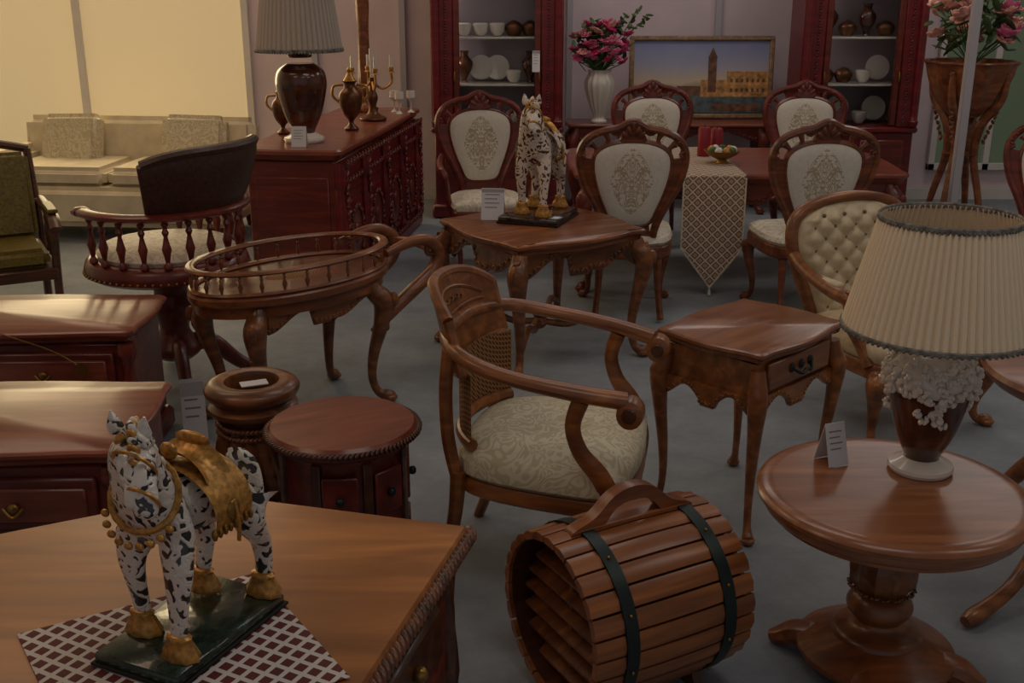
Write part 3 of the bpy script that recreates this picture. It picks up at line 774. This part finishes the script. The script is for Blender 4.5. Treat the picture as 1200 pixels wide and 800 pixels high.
b=B('pedestal_table',(1.97,3.36,0))
lathe(b,[(.38,.64),(.40,.65),(.42,.67),(.43,.69),(.42,.705),(.4,.71),(.01,.71)],W_tea,seg=64)
lathe(b,[(.05,.2),(.08,.24),(.06,.3),(.09,.38),(.06,.48),(.05,.56),(.12,.62),(.2,.645)],W_tea,seg=32,sub=4)
for k in range(4):
    a=math.radians(214)+k*pi/2; c,s=cos(a),sin(a)
    pr=[(.04,.34,.045),(.14,.38,.04),(.26,.28,.034),(.36,.15,.028),(.47,.07,.024),(.58,.04,.026),(.66,.03,.028),(.7,.025,.018)]
    sweep(b,[(c*r,s*r,z) for r,z,_ in pr],[q for *_,q in pr],W_or,n=10)
    carve(b,[(c*.2,s*.2,.38),(c*.3,s*.3,.27)],.02,W_or,(c,s,1))
b.done()

# ---------------------------------------------------------------- serving trolley
ang=math.radians(46)
b=B('serving_trolley',(-.98,4.80,0),ang)
a_,b_=.50,.29
mtop(b,circ(a_,56,b_),[(.02,.60),(.005,.605),(0,.615),(0,.635),(.01,.645)],W_tea)
mtop(b,circ(a_-.03,56,b_-.03),[(0,.55),(0,.60)],W_tea)
mtop(b,circ(a_-.04,44,b_-.04),[(.0,.645),(.004,.650)],M_tray)
mtop(b,circ(.14,30,.07),[(.0,.65),(.003,.652)],M_cane)
sweep(b,[(x,y,.745) for x,y in circ(a_-.02,48,b_-.02)],(.011,.022),W_tea,n=8,sub=1,cyc=True)
sweep(b,[(x,y,.655) for x,y in circ(a_-.02,48,b_-.02)],(.010,.018),W_tea,n=8,sub=1,cyc=True)
for k in range(28):
    q=2*pi*k/28; spindle(b,(a_-.02)*cos(q),(b_-.02)*sin(q),.65,.742,.011,W_tea,8)
for x in (-1,1):
    for y in (-1,1):
        cabriole(b,x*.30,y*.17,.58,math.atan2(y*.8,x),W_br,1.25,1.2)
        carve(b,[(x*.36,y*.21,.52),(x*.36,y*.21,.36)],.03,W_br,(x*.8,y*.6,0))
for y in (-1,1):
    apron(b,(-.28,y*.2),(.28,y*.2),.56,.09,W_br,.02,1.5,carved=.018)
    sweep(b,[(.40,y*.17,.70),(.55,y*.17,.73),(.66,y*.17,.72),(.73,y*.16,.65),(.70,y*.16,.57),(.58,y*.16,.50),(.44,y*.16,.42),(.32,y*.16,.34)],[.02,.026,.03,.034,.034,.034,.03,.02],W_tea,n=10,up=(0,1,0))
    spiral(b,(.69,y*.16,.67),.05,1.2,.016,W_br,MXZ)
sweep(b,[(.71,-.16,.66),(.73,0,.67),(.71,.16,.66)],.022,W_tea)
b.done()

# ---------------------------------------------------------------- round chest & umbrella stand
b=B('round_drawer_chest',(-.535,3.25,0),.5)
b.M=DG(1,1,1.04)
lathe(b,[(.2,.505),(.225,.51),(.235,.525),(.235,.54),(.225,.55),(.01,.55)],W_redtop,seg=56)
carve(b,[(.237*cos(q),.237*sin(q),.53) for q in [2*pi*k/60 for k in range(61)]],.022,W_dk,(0,0,1),rope=True)
lathe(b,[(.21,.03),(.215,.05),(.2,.07),(.195,.48),(.21,.5),(.2,.51)],W_red,seg=48)
for k in range(8):
    q=2*pi*k/8; box(b,(.2*cos(q),.2*sin(q),.28),(.02,.03,.42),W_dk,R(q,'Z'),.004)
for z in (.18,.38):
    for q in (-.4,-1.2,-2.0):
        box(b,(.199*cos(q),.199*sin(q),z),(.014,.11,.14),W_red,R(q,'Z'),.006); blob(b,(.215*cos(q),.215*sin(q),z),.014,M_iron)
for k in range(4):
    q=pi/4+k*pi/2; lathe(b,[(.02,0),(.035,.015),(.02,.035)],W_dk,(.16*cos(q),.16*sin(q),0),14)
b.done()
b=B('umbrella_stand',(-.88,3.52,0))
lathe(b,[(.085,.50),(.088,.6),(.10,.612),(.13,.615),(.155,.6),(.16,.585),(.15,.565),(.13,.55),(.135,.54),(.15,.53),(.145,.51),(.12,.50),(.11,.48)],W_br,seg=48,sub=2)
lathe(b,[(.1,.19),(.125,.22),(.135,.3),(.125,.4),(.105,.47),(.11,.49)],W_br,seg=64,flute=(14,.07),sub=5,twist=22)
lathe(b,[(.0,.53),(.086,.53)],M_gap,seg=30)
for z,r in ((.47,.12),(.44,.118),(.2,.12)):
    carve(b,[(r*cos(q),r*sin(q),z) for q in [2*pi*k/30 for k in range(31)]],.02,W_br,(0,0,1),rope=True)
lathe(b,[(.13,0),(.165,.01),(.17,.04),(.14,.07),(.11,.1),(.12,.14),(.1,.19)],W_br,seg=40,sub=3)
box(b,(.01,-.01,.605),(.09,.05,.003),M_card,R(.4,'Z'),0)
b.done()

# ---------------------------------------------------------------- red chests (left)
def chest(name,loc,w,d,h,rz=0):
    b=B(name,loc,rz)
    o=serp(w,d,.012,18,.035)
    mtop(b,o,[(.05,h-.06),(.03,h-.05),(.03,h-.04),(.01,h-.03),(0,h-.018),(0,h-.008),(.012,h)],W_redtop)
    box(b,(0,0,(h-.06)/2+.05),(w-.1,d-.1,h-.16),W_red,bev=.01)
    box(b,(0,0,.05),(w-.05,d-.05,.1),W_red,bev=.02)
    n=2
    for k in range(n):
        z=.12+(h-.2)*(k+.5)/n
        box(b,(0,-(d/2-.045),z),(w-.2,.03,(h-.2)/n-.03),W_red,bev=.012)
        box(b,(0,-(d/2-.03),z),(w-.26,.02,(h-.2)/n-.09),W_redtop,bev=.008)
        for x in (-.15,.15):
            blob(b,(x,-(d/2-.01),z),(.018,.012,.018),M_brass)
            sweep(b,[(x-.03,-(d/2-.01),z),(x,-(d/2-.0),z-.025),(x+.03,-(d/2-.01),z)],.005,M_brass,n=6)
    for s in (-1,1):
        lathe(b,[(.028,.1),(.034,.15),(.022,.2),(.03,h*.5),(.022,h-.16),(.034,h-.1),(.03,h-.06)],W_red,(s*(w/2-.05),-(d/2-.05),0),18,flute=(8,.1),twist=25,sub=4)
        for yy in (-1,1): blob(b,(s*(w/2-.07),yy*(d/2-.07),.022),(.04,.04,.022),W_red)
    return b
b=chest('nightstand',(-1.625,3.24,0),.98,.62,.60,.03); b.done()
b=chest('nightstand',(-2.00,4.36,0),1.05,.56,.60,.03)
sweep(b,[(.02,-.29,.60),(.2,-.285,.53),(.30,-.29,.47)],.003,M_brass,n=5); lathe(b,[(.001,-.004),(.026,-.004),(.026,.004),(.001,.004)],M_brass,(.31,-.292,.45),16,M=R(pi/2,'X'))
b.done()

# ---------------------------------------------------------------- captain bar chair
b=B('captain_bar_chair',(-1.64,5.15,0),math.radians(158))
def ar(a,r,z): return (r*cos(a),r*sin(a),z)
A=[math.radians(55+250*k/16) for k in range(17)]
sweep(b,[ar(a,.37,.90) for a in A],[(.02,.034)]*17,W_red,n=10,sub=2)
for a in (A[0],A[-1]): blob(b,ar(a,.37,.90),(.045,.045,.024),W_red)
for k in range(15):
    a=math.radians(62+236*k/14); spindle(b,.35*cos(a),.35*sin(a),.66,.885,.022,W_red,12)
lathe(b,[(.28,.565),(.34,.57),(.375,.59),(.38,.62),(.37,.65),(.35,.665),(.3,.665)],W_red,seg=56)
lathe(b,[(.31,.66),(.32,.685),(.29,.715),(.2,.73),(.01,.735)],M_cream,seg=48)
for k in range(70):
    a=2*pi*k/70; blob(b,(.381*cos(a),.381*sin(a),.60),.007,M_brass)
def pad(u,v,o):
    a=pi-1.05+2.1*u; z=.90+.29*v; r=.345+.09*v+o*(.035-.02*abs(2*v-1)**3)
    zz=z-.05*abs(2*u-1)**4*v
    return (r*cos(a),r*sin(a),zz)
for o_ in (-1,1): grid(b,lambda u,v:pad(u,v,o_),26,8,M_black)
sweep(b,[pad(k/20,1,0) for k in range(21)],(.024,.026),M_black,n=8,sub=2)
sweep(b,[pad(k/20,0,0) for k in range(21)],(.02,.03),M_black,n=8,sub=2)
for e in (0,1): sweep(b,[pad(e,k/6,0) for k in range(7)],(.022,.02),M_black,n=8,sub=2)
lathe(b,[(.08,.14),(.12,.18),(.09,.24),(.07,.3),(.1,.4),(.08,.48),(.13,.55),(.2,.57)],W_red,seg=32,sub=4)
for k in range(4):
    a=pi/4+k*pi/2; c,s=cos(a),sin(a)
    sweep(b,[(c*.04,s*.04,.2),(c*.16,s*.16,.2),(c*.28,s*.28,.09),(c*.36,s*.36,.035)],[(.05,.035),(.045,.035),(.035,.03),(.03,.028)],W_red,n=10)
b.done()
card((-1.38,4.48,0.0),.3,.1,.26,'price_sign')

# ---------------------------------------------------------------- sideboard
b=B('sideboard',(-1.19,7.80,0),-.127)
Ls,D,Hs=2.35,.66,.93
mtop(b,serp(D,Ls,.01,24,.05),[(.05,Hs-.07),(.03,Hs-.06),(.02,Hs-.04),(0,Hs-.03),(0,Hs-.01),(.012,Hs)],W_redtop)
box(b,(0,0,.46),(D-.1,Ls-.1,.80),W_red,bev=.01)
box(b,(0,0,.05),(D-.02,Ls-.02,.1),W_rdk,bev=.02)
xf=D/2-.05
for k in range(5):
    y=-Ls/2+.09+(Ls-.18)*k/4
    lathe(b,[(.045,.1),(.05,.14),(.03,.2),(.045,.35),(.05,.5),(.03,.66),(.05,.72),(.045,.85)],W_rdk,(xf+.01,y,0),20,sub=3,flute=(10,.07))
    carve(b,[(xf+.055,y,.14),(xf+.055,y,.84)],.032,W_red,(1,0,0))
for k in range(4):
    y=-Ls/2+.09+(Ls-.18)*(k+.5)/4
    box(b,(xf,y,.36),(.03,.4,.44),W_rdk,bev=.014); box(b,(xf+.015,y,.36),(.025,.28,.32),W_red,bev=.012)
    box(b,(xf,y,.72),(.03,.4,.16),W_rdk,bev=.014)
    loop=[(xf+.035,y+.15*cos(q),.36+.18*sin(q)) for q in [2*pi*j/16 for j in range(17)]]
    carve(b,loop,.025,W_red,(1,0,0)); carve(b,[(xf+.03,y-.16,.72),(xf+.03,y+.16,.72)],.028,W_red,(1,0,0))
    blob(b,(xf+.03,y,.36),(.02,.05,.07),W_red)
carve(b,[(xf+.05,-Ls/2+.06,.12),(xf+.05,Ls/2-.06,.12)],.03,W_red,(1,0,0))
carve(b,[(xf+.06,-Ls/2+.06,.845),(xf+.06,Ls/2-.06,.845)],.028,W_red,(1,0,0))
box(b,(0,-Ls/2+.05,.46),(D-.2,.02,.6),W_red,bev=.01); 
b.done()
M_shade2=plain('grey_pleated_shade',(182,170,158),.85)
table_lamp('table_lamp',(-1.30,7.0,.932),.13,.185,.40,.80,M_brownglz,1.4,False,M_shade2,50)
card((-1.29,6.78,.932),.0,.09,.12)
def urn(name,loc,s,mat):
    b=B(name,loc,0,s)
    lathe(b,[(.05,0),(.055,.015),(.025,.04),(.02,.07),(.06,.12),(.085,.2),(.08,.27),(.045,.31),(.04,.34),(.06,.36)],mat,seg=28,sub=3)
    for sd in (-1,1): sweep(b,[(sd*.08,0,.2),(sd*.13,0,.25),(sd*.12,0,.32),(sd*.05,0,.33)],.01,M_gold,n=6)
    lathe(b,[(.05,.36),(.03,.39),(.015,.42),(.02,.44),(.005,.46)],M_gold,seg=20)
    return b.done()
M_bronze=plain('aged_bronze',(100,64,42),.35,.6,20,.2)
urn('bronze_urn',(-1.50,7.35,.932),.75,M_bronze)
urn('bronze_urn',(-1.08,7.55,.932),.9,M_bronze)
b=B('candelabra',(-1.0,8.1,.932))
lathe(b,[(.09,0),(.095,.02),(.04,.05),(.025,.1),(.04,.16),(.02,.22),(.018,.3)],M_bronze,seg=24,sub=3)
for k in range(4):
    a=k*pi/2+.3;c,s=cos(a),sin(a)
    sweep(b,[(0,0,.28),(c*.07,s*.07,.22),(c*.14,s*.14,.26),(c*.14,s*.14,.33)],.009,M_gold,n=6)
    lathe(b,[(.028,.33),(.015,.34),(.02,.36),(.018,.37)],M_gold,(c*.14,s*.14,0),12); lathe(b,[(.01,.37),(.01,.45)],M_white,(c*.14,s*.14,0),8)
lathe(b,[(.01,.3),(.014,.5)],M_white,seg=8)
b.done()
b=B('carved_column_stand',(-1.12,8.65,.932))
lathe(b,[(.08,0),(.085,.03),(.04,.06),(.035,.12),(.05,.2),(.04,.5),(.05,.9),(.04,1.2),(.07,1.3),(.08,1.34)],W_tea,seg=24,sub=3,flute=(8,.1),twist=14)
b.done()
b=B('perfume_goblets',(-.85,8.5,.932))
for x,y in ((0,0),(.08,.1),(-.05,.12)): lathe(b,[(.03,0),(.006,.02),(.006,.07),(.035,.11),(.032,.16)],M_white,(x,y,0),16)
b.done()

# ---------------------------------------------------------------- display cabinets
M_mir=plain('cabinet_mirror',(160,150,154),.35,.15)
def cabinet(name,loc,w,h=2.35,d=.5):
    b=B(name,loc); wd=W_rdk
    box(b,(0,.0,.06),(w,d,.12),wd,bev=.02)
    box(b,(0,0,.4),(w-.06,d-.05,.62),wd,bev=.01)
    box(b,(0,0,.73),(w,d,.05),wd,bev=.015)
    box(b,(0,d/2-.02,(h+.75)/2),(w-.06,.02,h-.75),M_mir)
    for s in (-1,1):
        box(b,(s*(w/2-.1),-d/2+.04,(h+.75)/2),(.18,.07,h-.75),wd,bev=.012)
        box(b,(s*(w/2-.03),0,(h+.75)/2),(.03,d-.06,h-.75),wd,bev=.004)
        lathe(b,[(.03,.76),(.04,.8),(.028,.86),(.034,1.3),(.034,1.8),(.028,h-.12),(.04,h-.06),(.03,h-.02)],wd,(s*(w/2-.05),-d/2-.0,0),18,sub=3,flute=(8,.08))
        box(b,(s*(w/2-.215),-d/2+.03,(h+.75)/2),(.05,.04,h-.78),W_red,bev=.006)
        carve(b,[(s*(w/2-.13),-d/2,.8),(s*(w/2-.13),-d/2,h-.1)],.018,W_rdk,(0,-1,0))
        box(b,(s*w*.22,-d/2+.02,.42),(w*.36,.03,.46),W_red,bev=.012)
        blob(b,(s*.05,-d/2-.005,.5),.015,M_brass)
        blob(b,(s*(w/2-.2),-d/2,1.15),(.01,.012,.05),M_brass)
    box(b,(0,0,h),(w+.06,d+.04,.1),wd,bev=.03)
    box(b,(0,-d/2+.05,h-.1),(w-.2,.04,.12),wd)
    for z in (1.08,1.45,1.85):
        box(b,(0,.02,z),(w-.12,d-.14,.015),M_white,bev=.002)
    random.seed(int(loc[0]*10)+5)
    for z in (.76,1.09,1.46,1.86):
        n=max(3,int((w-.45)/.12))
        for k in range(n):
            x=-(w/2-.27)+(w-.54)*k/(n-1); t=random.random()
            if t<.4: lathe(b,[(.03,0),(.055,.03),(.065,.09),(.05,.1)],M_white,(x,-.02,z+.002),18)
            elif t<.62: lathe(b,[(.03,0),(.02,.03),(.06,.1),(.07,.16),(.03,.21),(.04,.25)],M_brownglz if random.random()<.5 else M_bronze,(x,0,z+.002),18,sub=2)
            elif t<.82: lathe(b,[(.001,0),(.09,.01),(.1,.02),(.001,.015)],M_white,(x,.12,z+.11),24,M=R(pi/2-.15,'X'))
            else:
                lathe(b,[(.05,0),(.07,.04),(.075,.07),(.05,.1),(.01,.12)],M_bronze,(x,0,z+.002),18,sub=2)
    box(b,(0,-d/2+.035,(h+.72)/2),(w-.36,.004,h-.85),M_glass,bev=0)
    ob=b.done()
    for z in (1.30,1.70,2.15):
        l=bpy.data.lights.new('hidden_cabinet_fill','POINT'); l.energy=.55; l.shadow_soft_size=.015; l.color=(1,.92,.85)  # added fill, hidden behind the stile, to brighten the shelf contents
        o=bpy.data.objects.new('hidden_cabinet_fill',l); sc.collection.objects.link(o); o.location=(loc[0]-(w/2-.12),loc[1]-.12,z)
    return ob
cabinet('display_cabinet',(-.12,9.35,0),1.08)
cabinet('display_cabinet',(2.80,9.35,0),1.0)
card((.19,9.03,1.2),0,.06,.16)

b=B('console_table',(1.3,9.45,0))
mtop(b,serp(1.7,.42,.008,16,.03),[(.03,.72),(.0,.74),(0,.75),(.01,.76)],W_redtop)
for p,q in (((-.78,-.16),(.78,-.16)),((.78,-.16),(.78,.16)),((-.78,.16),(-.78,-.16))): apron(b,p,q,.73,.12,W_red,carved=.02)
for x in (-1,1):
    for y in (-1,1): cabriole(b,x*.76,y*.14,.72,math.atan2(y*.5,x),W_red,1.3,.8)
b.done()
def bouquet(b,c,Rx,Rz,n,mats,s=.04):
    for i in range(n):
        a=random.uniform(0,2*pi); p=math.acos(random.uniform(-.6,1)); r=random.uniform(.6,1.0)
        x=c[0]+Rx*r*sin(p)*cos(a); y=c[1]+Rx*r*sin(p)*sin(a)*.8; z=c[2]+Rz*r*cos(p)
        m=random.choice(mats); u=R(random.uniform(-.7,.7),'X')@R(random.uniform(-.7,.7),'Y')
        for ring,(rr,tl,nn) in enumerate(((.6,.5,6),(.35,1.0,5))):
            for k in range(nn):
                q=k*2*pi/nn+ring
                M=T(x,y,z)@u@R(q,'Z')@T(s*rr,0,0)@R(-tl,'Y')
                b.add(US,UF,m,M@DG(s*.42,s*.36,s*.12))
        blob(b,(x,y,z),s*.28,m)
        sweep(b,[(c[0],c[1],c[2]-Rz),(x,y,z-s*.3)],.004,M_leaf,n=4,sub=1)
    for i in range(n*3):
        a=random.uniform(0,2*pi); p=math.acos(random.uniform(-.8,1)); r=random.uniform(.4,.98)
        blob(b,(c[0]+Rx*r*sin(p)*cos(a),c[1]+Rx*.8*r*sin(p)*sin(a),c[2]+Rz*r*cos(p)),(s*.9,s*.35,s*.08),M_leaf,R(random.uniform(0,6),'Z')@R(random.uniform(-1,1),'Y'))
b=B('flower_vase',(.72,9.33,.762))
lathe(b,[(.06,0),(.065,.02),(.045,.05),(.08,.14),(.115,.26),(.12,.34),(.09,.4),(.1,.43)],M_white,seg=60,flute=(15,.04),sub=4)
bouquet(b,(.0,0,.62),.25,.22,62,[M_pink,M_pink,M_mag,M_peach],.055)
for k in range(3):
    x1=.2+.09*k; z1=.86+.05*(k%2)
    sweep(b,[(.08,0,.6),(x1*.7,0,.75),(x1,0,z1)],.004,M_leaf,n=4,sub=3)
    for j in range(7): blob(b,(x1*(.75+.05*j)+random.uniform(-.02,.02),random.uniform(-.03,.03),.76+(z1-.76)*j/6),(.035,.014,.01),M_leaf,R(random.uniform(0,6),'Z')@R(random.uniform(-1,1),'Y'))
b.done()
b=B('framed_painting',(1.60,9.62,.785))
b.M=R(-.06,'X')
w,h=1.18,.64
m,nt,bs=newmat('painted_sky')
tc=nt.nodes.new('ShaderNodeTexCoord');sp=nt.nodes.new('ShaderNodeSeparateXYZ');nt.links.new(tc.outputs['Object'],sp.inputs[0])
n=nt.nodes.new('ShaderNodeTexNoise'); n.inputs['Scale'].default_value=5; nt.links.new(tc.outputs['Object'],n.inputs['Vector'])
k=math_(nt,'ADD',sp.outputs[2],math_(nt,'MULTIPLY',n.outputs[0],.12))
nt.links.new(mixramp(nt,k,[(.1,(60,74,70)),(.26,(110,110,98)),(.34,(214,194,166)),(.48,(172,172,192)),(.7,(130,140,186))]),bs.inputs['Base Color']); bs.inputs['Roughness'].default_value=.4
box(b,(0,0,h/2),(w-.04,.02,h-.04),m,bev=0)
ochre=plain('paint_ochre',(184,136,80),.5,0,20,.3); umber=plain('paint_umber',(108,74,54),.5,0,20,.3); wat=plain('paint_water',(86,98,100),.3,0,14,.3)
def pp(x0,x1,z0,z1,m,dy=.0): box(b,((x0+x1)/2,-.012-dy,(z0+z1)/2),(x1-x0,.002,z1-z0),m,bev=0)
pp(-.57,.57,.03,.18,wat); pp(.0,.57,.16,.30,ochre,.001); pp(.22,.57,.16,.37,ochre,.002); pp(-.56,-.2,.17,.22,umber,.001); pp(-.2,0,.17,.25,umber,.001)
pp(.06,.13,.2,.48,umber,.003); b.add([(.055,-.016,.48),(.135,-.016,.48),(.095,-.016,.57)],[(0,1,2)],umber)
for i in range(7):
    pp(.25+.045*i,.27+.045*i,.2,.23,umber,.004); pp(.25+.045*i,.27+.045*i,.28,.31,umber,.004)
pp(.1,.5,.04,.10,umber,.002)
M_frame=plain('gilt_frame',(150,122,92),.4,.2,30,.2)
for z in (.0,h): box(b,(0,-.01,z+.0),(w+.04,.05,.04),M_frame,bev=.01)
for s in (-1,1): box(b,(s*w/2,-.01,h/2),(.04,.05,h),M_frame,bev=.01)
b.done()

b=B('carved_planter',(3.2,7.95,0))
lathe(b,[(.1,.98),(.16,1.03),(.22,1.12),(.27,1.25),(.29,1.33),(.31,1.35),(.28,1.36),(.24,1.3),(.01,1.28)],W_tea,seg=48,sub=3,flute=(12,.05))
for k in range(4):
    a=pi/4+k*pi/2;c,s=cos(a),sin(a)
    pr=[(.27,1.3,.02),(.24,1.1,.03),(.12,.92,.035),(.10,.7,.03),(.16,.45,.026),(.2,.25,.022),(.2,.1,.02),(.26,.02,.02)]
    sweep(b,[(c*r,s*r,z) for r,z,_ in pr],[q for *_,q in pr],W_tea,n=8)
    carve(b,[(c*.28,s*.28,1.28),(c*.22,s*.22,1.0),(c*.15,s*.15,.8)],.03,W_tea,(c,s,0))
lathe(b,[(.2,.22),(.21,.24),(.01,.25)],W_tea,seg=32); lathe(b,[(.1,.7),(.13,.72),(.01,.73)],W_tea,seg=24)
bouquet(b,(0,0,1.62),.36,.3,30,[M_peach,M_peach,M_pink],.08)
b.done()
b=B('display_post',(2.81,7.0,0)); box(b,(0,0,1.8),(.055,.055,3.59),M_steel,bev=.006); box(b,(0,0,.01),(.14,.14,.02),M_steel); b.done()

b=B('sofa',(-3.0,8.6,0),-.1)
box(b,(0,0,.27),(1.9,.85,.3),M_sofa,bev=.05); box(b,(0,.36,.58),(1.9,.2,.56),M_sofa,R(-.12,'X'),.08)
for s in (-1,1):
    box(b,(s*.92,0,.42),(.2,.85,.46),M_sofa,bev=.08); box(b,(s*.42,-.04,.48),(.82,.66,.16),M_sofa,bev=.06)
    for y in (-1,1): lathe(b,[(.03,0),(.04,.06),(.05,.13)],W_red,(s*.85,y*.36,0),14)
    box(b,(s*.5,.2,.68),(.5,.16,.42),M_creamD,R(-.3,'X')@R(s*.1,'Z'),.07)
b.done()
b=B('leather_armchair',(-3.02,6.35,0),.5,.86)
box(b,(0,0,.42),(.6,.6,.14),M_glowolive,bev=.05)
box(b,(0,.3,.76),(.6,.12,.6),M_glowolive,R(-.2,'X'),.05)
box(b,(0,0,.32),(.68,.66,.08),W_dk,bev=.01)
for s in (-1,1):
    sweep(b,[(s*.34,.34,.72),(s*.36,.1,.69),(s*.36,-.2,.68),(s*.355,-.34,.62)],(.025,.04),W_dk,n=10)
    sweep(b,[(s*.35,-.31,.64),(s*.34,-.28,.45),(s*.33,-.3,.2),(s*.33,-.31,.0)],.028,W_dk,up=(0,1,0))
    sweep(b,[(s*.31,.44,1.06),(s*.32,.33,.6),(s*.32,.31,.3),(s*.32,.36,0)],.028,W_dk,up=(0,1,0))
    for k in range(4): spindle(b,s*.35,-.2+.14*k,.36,.68,.016,W_dk,8)
    box(b,(s*.36,-.05,.72),(.07,.34,.03),M_glowolive,bev=.012)
sweep(b,[(-.32,.45,1.06),(0,.46,1.12),(.32,.45,1.06)],.03,W_dk)
b.done()
card((-.10,5.80,.691),-.1,.12,.16)

# ---------------------------------------------------------------- lights
def area(name,loc,size,e,col=(1,1,1),rot=(0,0,0)):
    l=bpy.data.lights.new(name,'AREA'); l.energy=e; l.shape='RECTANGLE'; l.size=size[0]; l.size_y=size[1]; l.color=col
    o=bpy.data.objects.new(name,l); sc.collection.objects.link(o); o.location=loc; o.rotation_euler=rot
for i,(x,y) in enumerate([(-2.6,2.2),(.6,1.8),(3.2,2.6),(-2.6,5),(.6,4.6),(3.2,5.4),(-2.6,8),(.8,8.2),(3.4,8.2)]):
    col=(1,.93,.87) if x>-1 else (1,.70,.48)
    area('ceiling_light',(x,y,3.55),(1.6,.9),(9.6 if x>-1 else 12)+(4 if y>8 else 0),col)
area('window_light',(-3.75,9.8,2.0),(2.6,2.2),58,(1,.80,.46),(-pi/2,0,0))
w=bpy.data.worlds.new('World'); sc.world=w; w.use_nodes=True
w.node_tree.nodes['Background'].inputs[0].default_value=(1,.95,.97,1); w.node_tree.nodes['Background'].inputs[1].default_value=.20

cam=bpy.data.cameras.new('Camera'); cam.lens=39; cam.sensor_width=36; cam.clip_start=.05
co=bpy.data.objects.new('Camera',cam); sc.collection.objects.link(co); co.location=(0,0,1.9); co.rotation_euler=(math.radians(90-18.1),0,0)
sc.camera=co
